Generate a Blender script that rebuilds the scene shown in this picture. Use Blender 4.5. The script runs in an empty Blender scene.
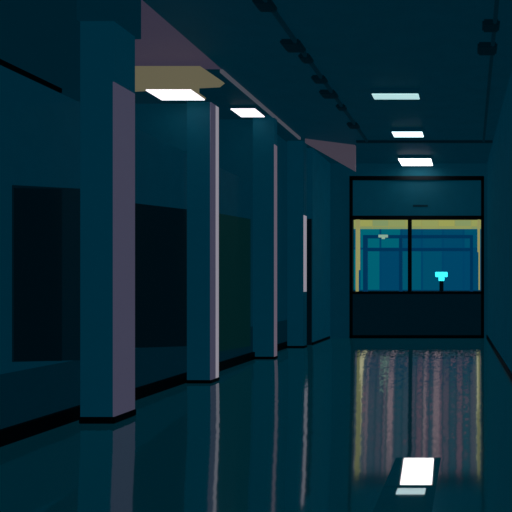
import bpy, bmesh, math
sc=bpy.context.scene
sc.view_settings.view_transform='Standard'
F=600.0; C=1.4; VX,VY=470.0,285.0

# ---------- materials ----------
def mat(name,base,emi=None,es=1.0,rough=0.6,noise=0.15,spec=0.3,scale=3.0):
    m=bpy.data.materials.new(name); m.use_nodes=True
    nt=m.node_tree; b=nt.nodes['Principled BSDF']
    b.inputs['Roughness'].default_value=rough
    b.inputs['Specular IOR Level'].default_value=spec
    tc=nt.nodes.new('ShaderNodeTexCoord'); n=nt.nodes.new('ShaderNodeTexNoise'); n.inputs['Scale'].default_value=scale
    n.inputs['Detail'].default_value=4
    nt.links.new(tc.outputs['Object'],n.inputs['Vector'])
    mx=nt.nodes.new('ShaderNodeMix'); mx.data_type='RGBA'
    nt.links.new(n.outputs['Fac'],mx.inputs['Factor'])
    mx.inputs[6].default_value=tuple(c*(1-noise) for c in base[:3])+(1,)
    mx.inputs[7].default_value=tuple(c*(1+noise) for c in base[:3])+(1,)
    nt.links.new(mx.outputs[2],b.inputs['Base Color'])
    if emi:  # lights the lamps, and paints ambient light into other surfaces
        b.inputs['Emission Color'].default_value=emi
        b.inputs['Emission Strength'].default_value=es
    return m
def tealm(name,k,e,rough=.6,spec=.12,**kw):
    return mat(name,(0.001*k,0.09*k,0.13*k,1),(0.0,0.0185*e,0.033*e,1),1.0,rough,spec=spec,noise=.3,**kw)  # teal emission stands in for ambient light in the corridor
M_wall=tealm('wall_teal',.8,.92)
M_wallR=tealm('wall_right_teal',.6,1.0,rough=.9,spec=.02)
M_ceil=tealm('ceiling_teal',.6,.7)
M_dim=tealm('dim_teal',.35,.62)  # darkened teal, the unlit bay's shade put into the colour
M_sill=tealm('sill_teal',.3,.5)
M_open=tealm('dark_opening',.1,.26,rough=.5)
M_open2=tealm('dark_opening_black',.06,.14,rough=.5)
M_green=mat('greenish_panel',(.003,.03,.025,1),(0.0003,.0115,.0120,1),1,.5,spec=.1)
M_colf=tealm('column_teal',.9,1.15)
M_colside=mat('column_side_lit',(.15,.14,.2,1),(.050,.047,.078,1),1,.6)  # lit corridor side of a column, light put into colour and emission
M_colpale=mat('column_edge_lit',(.25,.25,.32,1),(.26,.24,.28,1),1,.6)  # brightest lit column edges, painted pale with emission
M_colmid=mat('column_side_lit_mid',(.2,.18,.25,1),(.12,.095,.125,1),1,.6)  # lit column side, light painted in at medium strength
M_black=mat('black_trim',(.002,.007,.010,1),None,1,.5,spec=.1)
M_beamdark=tealm('beam_dark',.15,.25)
M_bracket=tealm('bracket_dark',.15,.2)
M_pipe=tealm('pipe_dark',.2,.4)
M_panel=mat('dark_panel',(.001,.008,.012,1),(0,.0055,.010,1),1,.6,spec=.05)
M_header=tealm('header_teal',.5,1.15)
M_purple=mat('lit_bay_purple',(.10,.07,.11,1),(.036,.030,.052,1),1,.7)  # lamplit bay ceiling, its glow painted in as purple
M_yellow=mat('lamplit_beam',(.12,.11,.08,1),(.125,.112,.068,1),1,.7)  # glow of the aisle lamps painted in as tan emission
M_pink=mat('lit_bulkhead_pink',(.2,.14,.18,1),(.052,.042,.058,1),1,.7)  # light on the bulkhead end painted in as pink emission
M_edge=mat('edge_highlight_pale',(.2,.2,.25,1),(.06,.06,.075,1),1,.5)  # highlight on the ceiling edge put into a glowing colour
M_lampA=mat('lamp_white',(.9,.85,.9,1),(1,.95,.97,1),5)
M_lampS=mat('lamp_side_white',(.9,.85,.9,1),(1,.93,.98,1),1.3)
M_lampB=mat('lamp_dim_white',(.8,.9,.9,1),(.50,.78,.78,1),.9)
M_lampB2=mat('lamp_mid_white',(.8,.9,.9,1),(.62,.82,.85,1),2.0)
M_hous=mat('lamp_housing',(.03,.08,.1,1),None,1,.4)
M_yjamb=mat('yellow_jamb',(.5,.45,.12,1),(.28,.27,.10,1),1,.5)  # emission puts the light on the yellow jambs into the material
M_blue=mat('portal_blue',(.0,.03,.08,1),(0,.030,.085,1),1,.5)
M_cyan=mat('cyan_lamp',(.1,.8,.9,1),(.05,.85,1,1),1.4)
M_metal=mat('dark_metal',(.01,.03,.04,1),None,1,.35)
M_green_l=mat('pale_yellow_lamp',(.3,.4,.3,1),(.25,.38,.28,1),1)

# shading-normal tilts on a flat floor that place window and lamp reflections
def window_reflection_tilt():
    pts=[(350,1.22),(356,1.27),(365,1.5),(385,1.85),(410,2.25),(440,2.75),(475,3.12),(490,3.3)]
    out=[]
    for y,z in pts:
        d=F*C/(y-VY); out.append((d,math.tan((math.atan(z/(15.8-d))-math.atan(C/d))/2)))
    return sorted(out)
def lamp_reflection_tilt():
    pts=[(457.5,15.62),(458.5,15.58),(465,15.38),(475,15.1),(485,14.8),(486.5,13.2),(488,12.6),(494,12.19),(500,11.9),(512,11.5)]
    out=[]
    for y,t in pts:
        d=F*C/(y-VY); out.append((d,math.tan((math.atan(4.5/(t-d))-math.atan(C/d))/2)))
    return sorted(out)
def floor_mat():
    m=bpy.data.materials.new('polished_floor'); m.use_nodes=True
    nt=m.node_tree; b=nt.nodes['Principled BSDF']; L=nt.links.new; N=nt.nodes.new
    def M(op,a,b_,c=None):
        q=N('ShaderNodeMath'); q.operation=op
        for i,v in enumerate((a,b_,c)):
            if v is None: continue
            if isinstance(v,(int,float)): q.inputs[i].default_value=v
            else: L(v,q.inputs[i])
        return q.outputs[0]
    b.inputs['IOR'].default_value=3.6
    tc=N('ShaderNodeTexCoord'); sp=N('ShaderNodeSeparateXYZ'); L(tc.outputs['Object'],sp.inputs[0])
    XX,YY=sp.outputs['X'],sp.outputs['Y']
    n=N('ShaderNodeTexNoise'); n.inputs['Scale'].default_value=4; n.inputs['Detail'].default_value=4
    L(tc.outputs['Object'],n.inputs['Vector'])
    cr=N('ShaderNodeMix'); cr.data_type='RGBA'; cr.inputs[6].default_value=(.0003,.026,.042,1); cr.inputs[7].default_value=(.0003,.034,.054,1)
    L(n.outputs['Fac'],cr.inputs['Factor']); L(cr.outputs[2],b.inputs['Base Color'])
    def ramp(pts,lo,hi,off,sc):
        f=M('DIVIDE',M('SUBTRACT',YY,lo),hi-lo)
        r=N('ShaderNodeValToRGB'); r.color_ramp.interpolation='LINEAR'; L(f,r.inputs['Fac'])
        e=r.color_ramp.elements
        ps=[(max(0,min(1,(d-lo)/(hi-lo))),(s+off)*sc) for d,s in pts]
        while len(e)>1: e.remove(e[-1])
        e[0].position=ps[0][0]; e[0].color=(ps[0][1],)*3+(1,)
        for p,v in ps[1:]:
            q=e.new(p); q.color=(v,v,v,1)
        return M('SUBTRACT',M('DIVIDE',r.outputs['Color'],sc),off)
    g=ramp(window_reflection_tilt(),3.5,14,.1,2)
    s=ramp(lamp_reflection_tilt(),3.5,5.0,.1,2)
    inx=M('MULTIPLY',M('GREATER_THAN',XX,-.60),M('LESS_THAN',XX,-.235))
    ins=M('MULTIPLY',inx,M('LESS_THAN',YY,4.87))  # floor strip where normals tilt to show the ceiling lamps
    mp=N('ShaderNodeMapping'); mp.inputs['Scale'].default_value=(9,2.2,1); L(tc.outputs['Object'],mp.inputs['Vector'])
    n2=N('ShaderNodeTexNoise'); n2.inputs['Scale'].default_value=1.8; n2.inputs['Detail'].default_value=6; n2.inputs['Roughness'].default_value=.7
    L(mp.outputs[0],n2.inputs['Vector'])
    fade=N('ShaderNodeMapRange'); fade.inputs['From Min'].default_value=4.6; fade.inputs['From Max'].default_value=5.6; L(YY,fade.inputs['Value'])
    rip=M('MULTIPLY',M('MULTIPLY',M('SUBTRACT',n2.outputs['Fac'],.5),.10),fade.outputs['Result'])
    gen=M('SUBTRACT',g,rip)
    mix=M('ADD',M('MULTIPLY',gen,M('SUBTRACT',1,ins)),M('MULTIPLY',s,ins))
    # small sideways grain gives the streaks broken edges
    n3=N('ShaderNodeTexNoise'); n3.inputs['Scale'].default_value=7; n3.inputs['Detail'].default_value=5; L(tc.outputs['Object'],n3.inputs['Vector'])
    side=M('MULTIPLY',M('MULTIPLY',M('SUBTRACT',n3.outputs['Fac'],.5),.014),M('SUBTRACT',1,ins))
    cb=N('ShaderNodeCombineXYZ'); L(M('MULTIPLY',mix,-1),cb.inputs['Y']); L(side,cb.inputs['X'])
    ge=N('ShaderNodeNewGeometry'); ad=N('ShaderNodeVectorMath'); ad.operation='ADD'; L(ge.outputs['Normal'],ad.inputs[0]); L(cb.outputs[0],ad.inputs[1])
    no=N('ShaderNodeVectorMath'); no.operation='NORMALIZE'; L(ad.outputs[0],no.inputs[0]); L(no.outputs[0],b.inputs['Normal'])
    L(M('SUBTRACT',.055,M('MULTIPLY',ins,.03)),b.inputs['Roughness'])
    b.inputs['Emission Color'].default_value=(0,.0130,.0205,1); b.inputs['Emission Strength'].default_value=1  # floor emission stands in for ambient light
    return m
M_floor=floor_mat()

# ---------- helpers ----------
def link(o): sc.collection.objects.link(o); return o
def mesh(name,verts,faces,m,smooth=False):
    me=bpy.data.meshes.new(name); me.from_pydata(verts,[],faces); me.materials.append(m)
    if smooth:
        for p in me.polygons: p.use_smooth=True
    me.update()
    return link(bpy.data.objects.new(name,me))
def prism(name,prof,off,m):
    n=len(prof); vs=list(prof)+[(x+off[0],y+off[1],z+off[2]) for x,y,z in prof]
    fs=[tuple(range(n)),tuple(range(2*n-1,n-1,-1))]+[(i,(i+1)%n,n+(i+1)%n,n+i) for i in range(n)]
    o=mesh(name,vs,fs,m)
    bm=bmesh.new(); bm.from_mesh(o.data); bmesh.ops.recalc_face_normals(bm,faces=bm.faces[:]); bm.to_mesh(o.data); bm.free()
    return o
def boxes(name,bl,m,bev=0.0):
    bm=bmesh.new()
    for (x0,x1,y0,y1,z0,z1) in bl:
        r=bmesh.ops.create_cube(bm,size=1)
        for v in r['verts']:
            v.co.x=x0+(v.co.x+.5)*(x1-x0); v.co.y=y0+(v.co.y+.5)*(y1-y0); v.co.z=z0+(v.co.z+.5)*(z1-z0)
    if bev: bmesh.ops.bevel(bm,geom=bm.edges[:],offset=bev,segments=2,affect='EDGES')
    me=bpy.data.meshes.new(name); bm.to_mesh(me); bm.free(); me.materials.append(m)
    return link(bpy.data.objects.new(name,me))
def struct(o): o['kind']='structure'; return o
def empty(name,loc,label,cat,group=None):
    o=link(bpy.data.objects.new(name,None)); o.location=loc; o.empty_display_size=.1
    o['label']=label; o['category']=cat
    if group:o['group']=group
    return o
def child(o,p):
    o.parent=p; o.matrix_parent_inverse.identity()
    loc=p.location
    for v in o.data.vertices: v.co-=loc
    return o
def X(px,d): return (px-VX)*d/F
def Z(py,d): return C+(VY-py)*d/F

D=15.8; H=4.6; XL=-3.68; XW=-4.10; Y0=-1.0; XB=-4.95
def XRf(y): return .45+(D-y)*.0245
XR=.45

struct(mesh('floor',[(-5.2,Y0,0),(1.3,Y0,0),(1.3,D+.4,0),(-5.2,D+.4,0)],[(0,1,2,3)],M_floor))

# ---------- ceiling, walls ----------
struct(boxes('ceiling',[(XL,1.2,Y0,D+.2,H,H+.15)],M_ceil))
struct(prism('wall_right',[(XRf(Y0),Y0,0),(XRf(D+.2),D+.2,0),(XRf(D+.2),D+.2,H),(XRf(Y0),Y0,H)],(.2,0,0),M_wallR))
struct(prism('baseboard_right',[(XRf(5)-.02,5,.001),(XRf(D)-.02,D-.1,.001),(XRf(D)-.02,D-.1,.10),(XRf(5)-.02,5,.10)],(.018,0,0),M_black))
wx0,wx1=X(350,D),X(484,D)
struct(boxes('wall_far',[(XB-.2,wx0,D,D+.2,0,H),(wx1,XR,D,D+.2,0,H),(wx0,wx1,D,D+.2,Z(178,D),H)],M_wall))
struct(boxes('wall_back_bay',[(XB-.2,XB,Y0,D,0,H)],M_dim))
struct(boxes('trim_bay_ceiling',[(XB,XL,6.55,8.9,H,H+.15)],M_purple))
struct(boxes('trim_bay_ceiling_dim',[(XB,XL,8.9,D,H,H+.15),(XB,XL,Y0,6.55,H,H+.15)],M_dim))  # unlit stretches of the same bay ceiling, painted darker
zt=3.32
struct(boxes('wall_left',[(XW-.15,XW,Y0,D,.62,zt),(XW-.15,XW,14.0,D,0,.62)],M_wall))
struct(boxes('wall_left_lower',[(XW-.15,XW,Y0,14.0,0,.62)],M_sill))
struct(boxes('trim_1',[(XW-.17,XW+.02,Y0,6.0,zt,zt+.045)],M_black))
struct(boxes('baseboard_left',[(XW,XW+.05,Y0,13.9,0.001,.14)],M_black))
struct(boxes('baseboard_end_left',[(XL-.19,XL+.02,14.0,D-.1,0.001,.06)],M_black))
struct(boxes('opening_sheet_1',[(XL-.42,XL-.012,13.96,14.01,0.001,Z(219,14.0))],M_open2))  # black sheet standing in for the narrow dark opening
def dd(px): return -XW*F/(VX-px)
def recess(name,xa,ta,ba,xb,tb,bb,m,x=0.0):
    da,db=dd(xa),dd(xb)
    return struct(prism(name,[(XW+x,da,Z(ta,da)),(XW+x,db,Z(tb,db)),(XW+x,db,Z(bb,db)),(XW+x,da,Z(ba,da))],(.01,0,0),m))
w2=recess('window_2',12,185,362,86,189,360,M_open)
q=recess('window_pane',13,188,361,60,189,361,M_open2,.01); q.parent=w2; del q['kind']
recess('window_3',132,203,348,192,210,346,M_open2)
recess('window_4',216,213,352,250,219,346,M_green)
struct(boxes('wall_cross_entrance',[(XB,-3.95,6.05,6.4,zt+.046,H)],M_dim))
struct(boxes('wall_cross',[(XB,XW-.15,8.6,8.75,0,4.0),(XW-.15,XL-.36,8.6,8.75,zt,4.0)],M_wall))
struct(boxes('wall_cross_far',[(XB,XL-.3,11.6,11.75,zt,H)],M_wall))
P=8.5
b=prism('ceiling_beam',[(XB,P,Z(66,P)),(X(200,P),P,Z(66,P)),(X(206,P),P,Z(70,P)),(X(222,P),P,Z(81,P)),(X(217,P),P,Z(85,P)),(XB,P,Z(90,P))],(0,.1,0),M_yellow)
b['label']='cross beam above the aisle column with lamp glow painted tan'; b['category']='beam'
struct(boxes('edge_highlight',[(XL-.03,XL+.015,8.9,13.0,H-.05,H-.001)],M_edge))  # lit line along the ceiling edge, built as a glowing strip
struct(boxes('wall_upper_left',[(XW-.1,XW,11.8,D,zt,H)],M_wall))
struct(boxes('wall_end_left',[(XL-.2,XL,14.02,D,0,H)],M_colf))
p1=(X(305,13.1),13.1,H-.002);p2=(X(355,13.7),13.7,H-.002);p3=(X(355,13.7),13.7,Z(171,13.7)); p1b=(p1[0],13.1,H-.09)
g=prism('lit_ceiling_wedge',[p1,p2,p3,p1b],(0,.12,0),M_pink)  # wedge added to carry the painted light of the bulkhead end
g['label']='lit bulkhead end painted as a mauve tapered gusset beneath the corridor ceiling'; g['category']='wedge'

# ---------- columns ----------
def column(d,x0,x1,w,label,panels,top=H-.002,pl=.05):
    e=empty('column',((x0+x1)/2,d+w/2,0),label,'column','square columns along the aisle')
    child(boxes('shaft',[(x0,x1-.012,d,d+w,pl,top)],M_colf),e)
    for (nm,y0,y1,z0,z1,m,lab) in panels:
        p=child(boxes(nm,[(x1-.012,x1,d+y0,d+y1,z0,z1)],m),e)
        if lab: p['label']=lab
    q=child(boxes('plinth',[(x0-.01,x1+.01,d-.01,d+w+.01,.002,pl)],M_black,.006),e); q['label']='black plinth'
    return e
T=H-.002
column(6.05,-3.93,-3.59,.38,'broad teal square column with lit side painted mauve on black plinth',
  [('side_face',0,.38,.07,3.45,M_colside,'corridor-facing side painted as lit'),('upper_side_face',0,.38,3.45,4.06,M_colf,None)],top=4.06,pl=.07)
column(8.52,-4.02,-3.68,.27,'teal square column under the tan lit beam',
  [('side_face',0,.16,.05,4.0,M_colside,None),('lit_edge',.16,.27,.05,4.0,M_colpale,'pale lit edge strip')],top=4.0)
column(11.3,-4.09,-3.68,.15,'slim-looking teal column with lit side painted mauve',
  [('side_face',0,.15,.05,4.05,M_colmid,'corridor-facing side painted as lit'),('upper_side_face',0,.15,4.05,T,M_colf,None)])
column(13.3,-4.05,-3.68,.22,'teal column beside narrow dark opening and aisle wall',
  [('side_face',0,.22,.05,1.25,M_wall,None),('side_face',0,.22,1.25,2.95,M_colpale,'lit part of the side at mid height, painted pale'),('side_face',0,.22,2.95,T,M_wall,None)])
o=boxes('ceiling_beam',[(-3.95,XL+.12,6.02,6.5,4.06,H-.001)],M_ceil,.005)
o['label']='dark teal beam block on top of the broad column'; o['category']='beam'

# ---------- lamps ----------
def lamp(x,d,z,w,dep,m,label,group,h=.1,hm=None):
    e=empty('ceiling_lamp',(x,d,z+h),label,'lamp',group)
    child(boxes('lamp_housing',[(x-w/2-.01,x+w/2+.01,d-dep/2-.005,d+dep/2+.015,z+.02,z+h)],hm or M_hous,.004),e)
    child(boxes('lamp_diffuser',[(x-w/2,x+w/2,d-dep/2,d+dep/2,z,z+.02)],m,.004),e)
    return e
g='recessed ceiling lamps over the corridor'
lamp(X(396,9.9),9.9,H-.1,.76,.26,M_lampB,'dimly glowing long rectangular lamp on corridor ceiling',g,.099,M_ceil)
lamp(X(408,12.4),12.4,H-.1,.62,.40,M_lampB2,'pale rectangular lamp on ceiling before thin cross beam',g,.099,M_ceil)
lamp(X(416,15.2),15.2,H-.1,.80,.80,M_lampA,'bright white rectangular lamp close to the end wall',g,.099,M_ceil)
g2='bright lamps in the side aisle'
e=lamp(X(176,8.15),8.15,3.97,.60,.42,M_lampS,'bright white rectangular lamp bracketed to the lamplit beam',g2,.045,M_yellow)
child(boxes('mounting_arm',[(X(176,8.13)-.15,X(176,8.13)+.15,8.3,8.5,4.015,4.19)],M_yellow),e)
lamp(X(248,10.95),10.95,H-.07,.44,.5,M_lampS,'small bright white lamp on aisle ceiling edge',g2,.069,M_dim)

o=boxes('ceiling_beam',[(X(356,13.25),XR+.05,13.25,13.33,H-.05,H-.001)],M_beamdark,.005)
o['label']='thin dark cross beam under the corridor ceiling'; o['category']='beam'
def conduit(x,ylist,label):
    e=empty('cable_conduit',(x,7,H),label,'conduit','ceiling conduits')
    child(boxes('pipe',[(x-.025,x+.025,4.5,13.2,H-.06,H-.002)],M_pipe,.01),e)
    for i,y in enumerate(ylist):
        w=.05*((i*7)%3); t=.02*((i*5)%4)
        child(boxes('bracket',[(x-.1-w,x+.06,y-.08-t,y+.1+w,H-.07,H-.001)],M_bracket,.02),e)
conduit(-2.27,[6.0,6.75,7.9,8.4,9.2,9.9,10.7,11.9],'dark ceiling conduit with irregular junction brackets')
conduit(.3,[6.4,7.3,8.0],'dark ceiling conduit beside the plain side wall')

# ---------- end window unit ----------
W=struct(boxes('window_1',[
 (wx0,X(353,D),D-.08,D+.1,0.002,Z(178,D)),(X(481,D),wx1,D-.08,D+.1,0.002,Z(178,D)),
 (wx0,wx1,D-.08,D+.1,Z(180.5,D),Z(176.5,D)),(wx0,wx1,D-.08,D+.1,Z(219.5,D),Z(216,D)),(wx0,wx1,D-.08,D+.1,Z(294,D),Z(291.5,D)),(wx0,wx1,D-.08,D+.1,.002,Z(335,D))],M_black))
def wchild(o,lab=None):
    o.parent=W
    if lab:o['label']=lab
    return o
wchild(boxes('header_panel',[(X(353,D),X(481,D),D-.02,D+.08,Z(216,D),Z(180.5,D))],M_header),'teal header panel')
wchild(boxes('header_vent',[(X(413,D),X(428,D),D-.035,D-.02,Z(207,D),Z(205,D))],M_beamdark))
wchild(boxes('lower_panel',[(X(353,D),X(481,D),D-.04,D+.08,Z(335,D),Z(294,D))],M_panel),'near-black lower panel')
wchild(boxes('mullion',[(X(408,D),X(411.5,D),D-.06,D+.1,Z(292,D),Z(218,D))],M_black))
wchild(boxes('jamb_strip',[(X(355.5,D),X(358,D),D+.02,D+.1,Z(292,D),Z(270,D)),(X(355.5,D),X(359.5,D),D+.02,D+.1,Z(270,D),Z(219.5,D))],M_yjamb),'yellow jamb strip')
wchild(boxes('jamb_strip',[(X(477.5,D),X(480,D),D+.02,D+.1,Z(252,D),Z(219.5,D)),(X(478.5,D),X(480,D),D+.02,D+.1,Z(290,D),Z(252,D))],M_yjamb),'yellow jamb strip')
d=22
po=boxes('portal_frame',[(X(363,d),X(367,d),d,d+.2,0,Z(238,d)),(X(399,d),X(402,d),d,d+.2,0,Z(238,d)),(X(470,d),X(473,d),d,d+.2,0,Z(238,d)),
 (X(363,d),X(473,d),d,d+.2,Z(238,d),Z(235,d)),(X(367,d),X(470,d),d+.02,d+.18,Z(251,d),Z(248,d))],M_blue)
po['label']='blue metal portal frame standing outside the window'; po['category']='frame'
lo=boxes('outdoor_lamp',[(X(379,d),X(388,d),d-.15,d,Z(237.5,d),Z(235,d)),(X(382,d),X(385,d),d-.1,d,Z(239,d),Z(237.5,d))],M_green_l)
lo['label']='small pale yellow lamp mounted on blue portal frame'; lo['category']='lamp'
d=30; x=X(441.5,d)
e=empty('street_lamp',(x,d,0),'short dark post lamp with glowing cyan head','street lamp')
child(boxes('pole',[(x-.1,x+.1,d-.1,d+.1,0,Z(280,d)),(x-.2,x+.2,d-.2,d+.2,0,.1)],M_metal,.01),e)
child(boxes('lamp_shade',[(x-.3,x+.3,d-.2,d+.2,Z(277,d),Z(272,d)),(x-.14,x+.14,d-.12,d+.12,Z(281,d),Z(277,d))],M_cyan,.02),e)
struct(boxes('ground_outside',[(-70,45,D+.2,170,-.1,-.001)],M_panel))
def grid_mat(name,c1,c2,cm,bw,rh,ms,st=1.0):
    m=bpy.data.materials.new(name); m.use_nodes=True; nt=m.node_tree; b=nt.nodes['Principled BSDF']
    b.inputs['Specular IOR Level'].default_value=.1
    tc=nt.nodes.new('ShaderNodeTexCoord'); sp=nt.nodes.new('ShaderNodeSeparateXYZ'); cb=nt.nodes.new('ShaderNodeCombineXYZ')
    br=nt.nodes.new('ShaderNodeTexBrick'); br.offset=.0
    nt.links.new(tc.outputs['Object'],sp.inputs[0]); nt.links.new(sp.outputs['X'],cb.inputs['X']); nt.links.new(sp.outputs['Z'],cb.inputs['Y']); nt.links.new(cb.outputs[0],br.inputs['Vector'])
    for k,v in (('Color1',c1),('Color2',c2),('Mortar',cm)): br.inputs[k].default_value=v
    br.inputs['Scale'].default_value=1; br.inputs['Brick Width'].default_value=bw; br.inputs['Row Height'].default_value=rh; br.inputs['Mortar Size'].default_value=ms
    nt.links.new(br.outputs['Color'],b.inputs['Base Color']); nt.links.new(br.outputs['Color'],b.inputs['Emission Color']); b.inputs['Emission Strength'].default_value=st
    return m
Mg=grid_mat('lit_blue_glazing',(0,.05,.12,1),(0,.12,.16,1),(0,.05,.12,1),5.2,10.5,.25)
Mp=grid_mat('reflection_glow_pink',(.21,.105,.14,1),(.02,.08,.11,1),(.02,.06,.085,1),1.7,5.0,.2)  # glow colour for the unseen facade mirrored in the floor
Mc=grid_mat('warm_cornice',(.34,.33,.08,1),(.20,.27,.12,1),(.28,.28,.09,1),4.1,1.6,.1)
Mpil=grid_mat('reflection_streak_pale',(.46,.29,.31,1),(.22,.15,.18,1),(.05,.08,.10,1),9.0,4.3,.3)
Mpily=mat('reflection_streak_yellow',(.5,.4,.2,1),(.8,.74,.42,1),1)
BD=150
e=empty('building',(-12,BD,0),'distant lit building with blue glazing, glowing upper part added for floor reflection','building')
child(boxes('lower_glazing',[(-65,40,BD,BD+5,0,Z(229,BD))],Mg),e)
child(boxes('cornice',[(-65,40,BD-.7,BD+5,Z(229,BD),Z(220,BD))],Mc,.03),e)
child(boxes('reflection_facade',[(-65,40,BD,BD+5,Z(220,BD),85)],Mp),e)  # unseen glowing facade added to tint the floor reflection pink
for px,w,mm in ((358.5,4,Mpily),(366,2,Mpil),(388,8,Mpil),(424,3,Mpil),(436,6,Mpil),(478.5,3,Mpily)):  # unseen glowing bars added for bright streaks in the floor reflection
    xx=X(px,BD); h=w*.125
    child(boxes('reflection_streak',[(xx-h,xx+h,BD-1,BD,Z(220,BD),85)],mm),e)

# ---------- lights ----------
def area(name,loc,rot,sx,sy,p,c):
    l=bpy.data.lights.new(name,'AREA'); l.shape='RECTANGLE'; l.size=sx; l.size_y=sy; l.energy=p; l.color=c
    o=link(bpy.data.objects.new(name,l)); o.location=loc; o.rotation_euler=rot; return o
area('lamp_light',(X(176,8.13),8.15,3.95),(0,0,0),.5,.35,.3,(1,.8,.9))
w=bpy.data.worlds.new('World'); sc.world=w; w.use_nodes=True
w.node_tree.nodes['Background'].inputs[0].default_value=(.02,.35,.5,1)
w.node_tree.nodes['Background'].inputs[1].default_value=.25

cam=bpy.data.cameras.new('Camera'); co=link(bpy.data.objects.new('Camera',cam))
co.location=(0,0,C); co.rotation_euler=(math.radians(90),0,0)
cam.sensor_width=36; cam.lens=F/512*36
cam.shift_x=-(VX-256)/512; cam.shift_y=(VY-256)/512
cam.clip_end=400
sc.camera=co
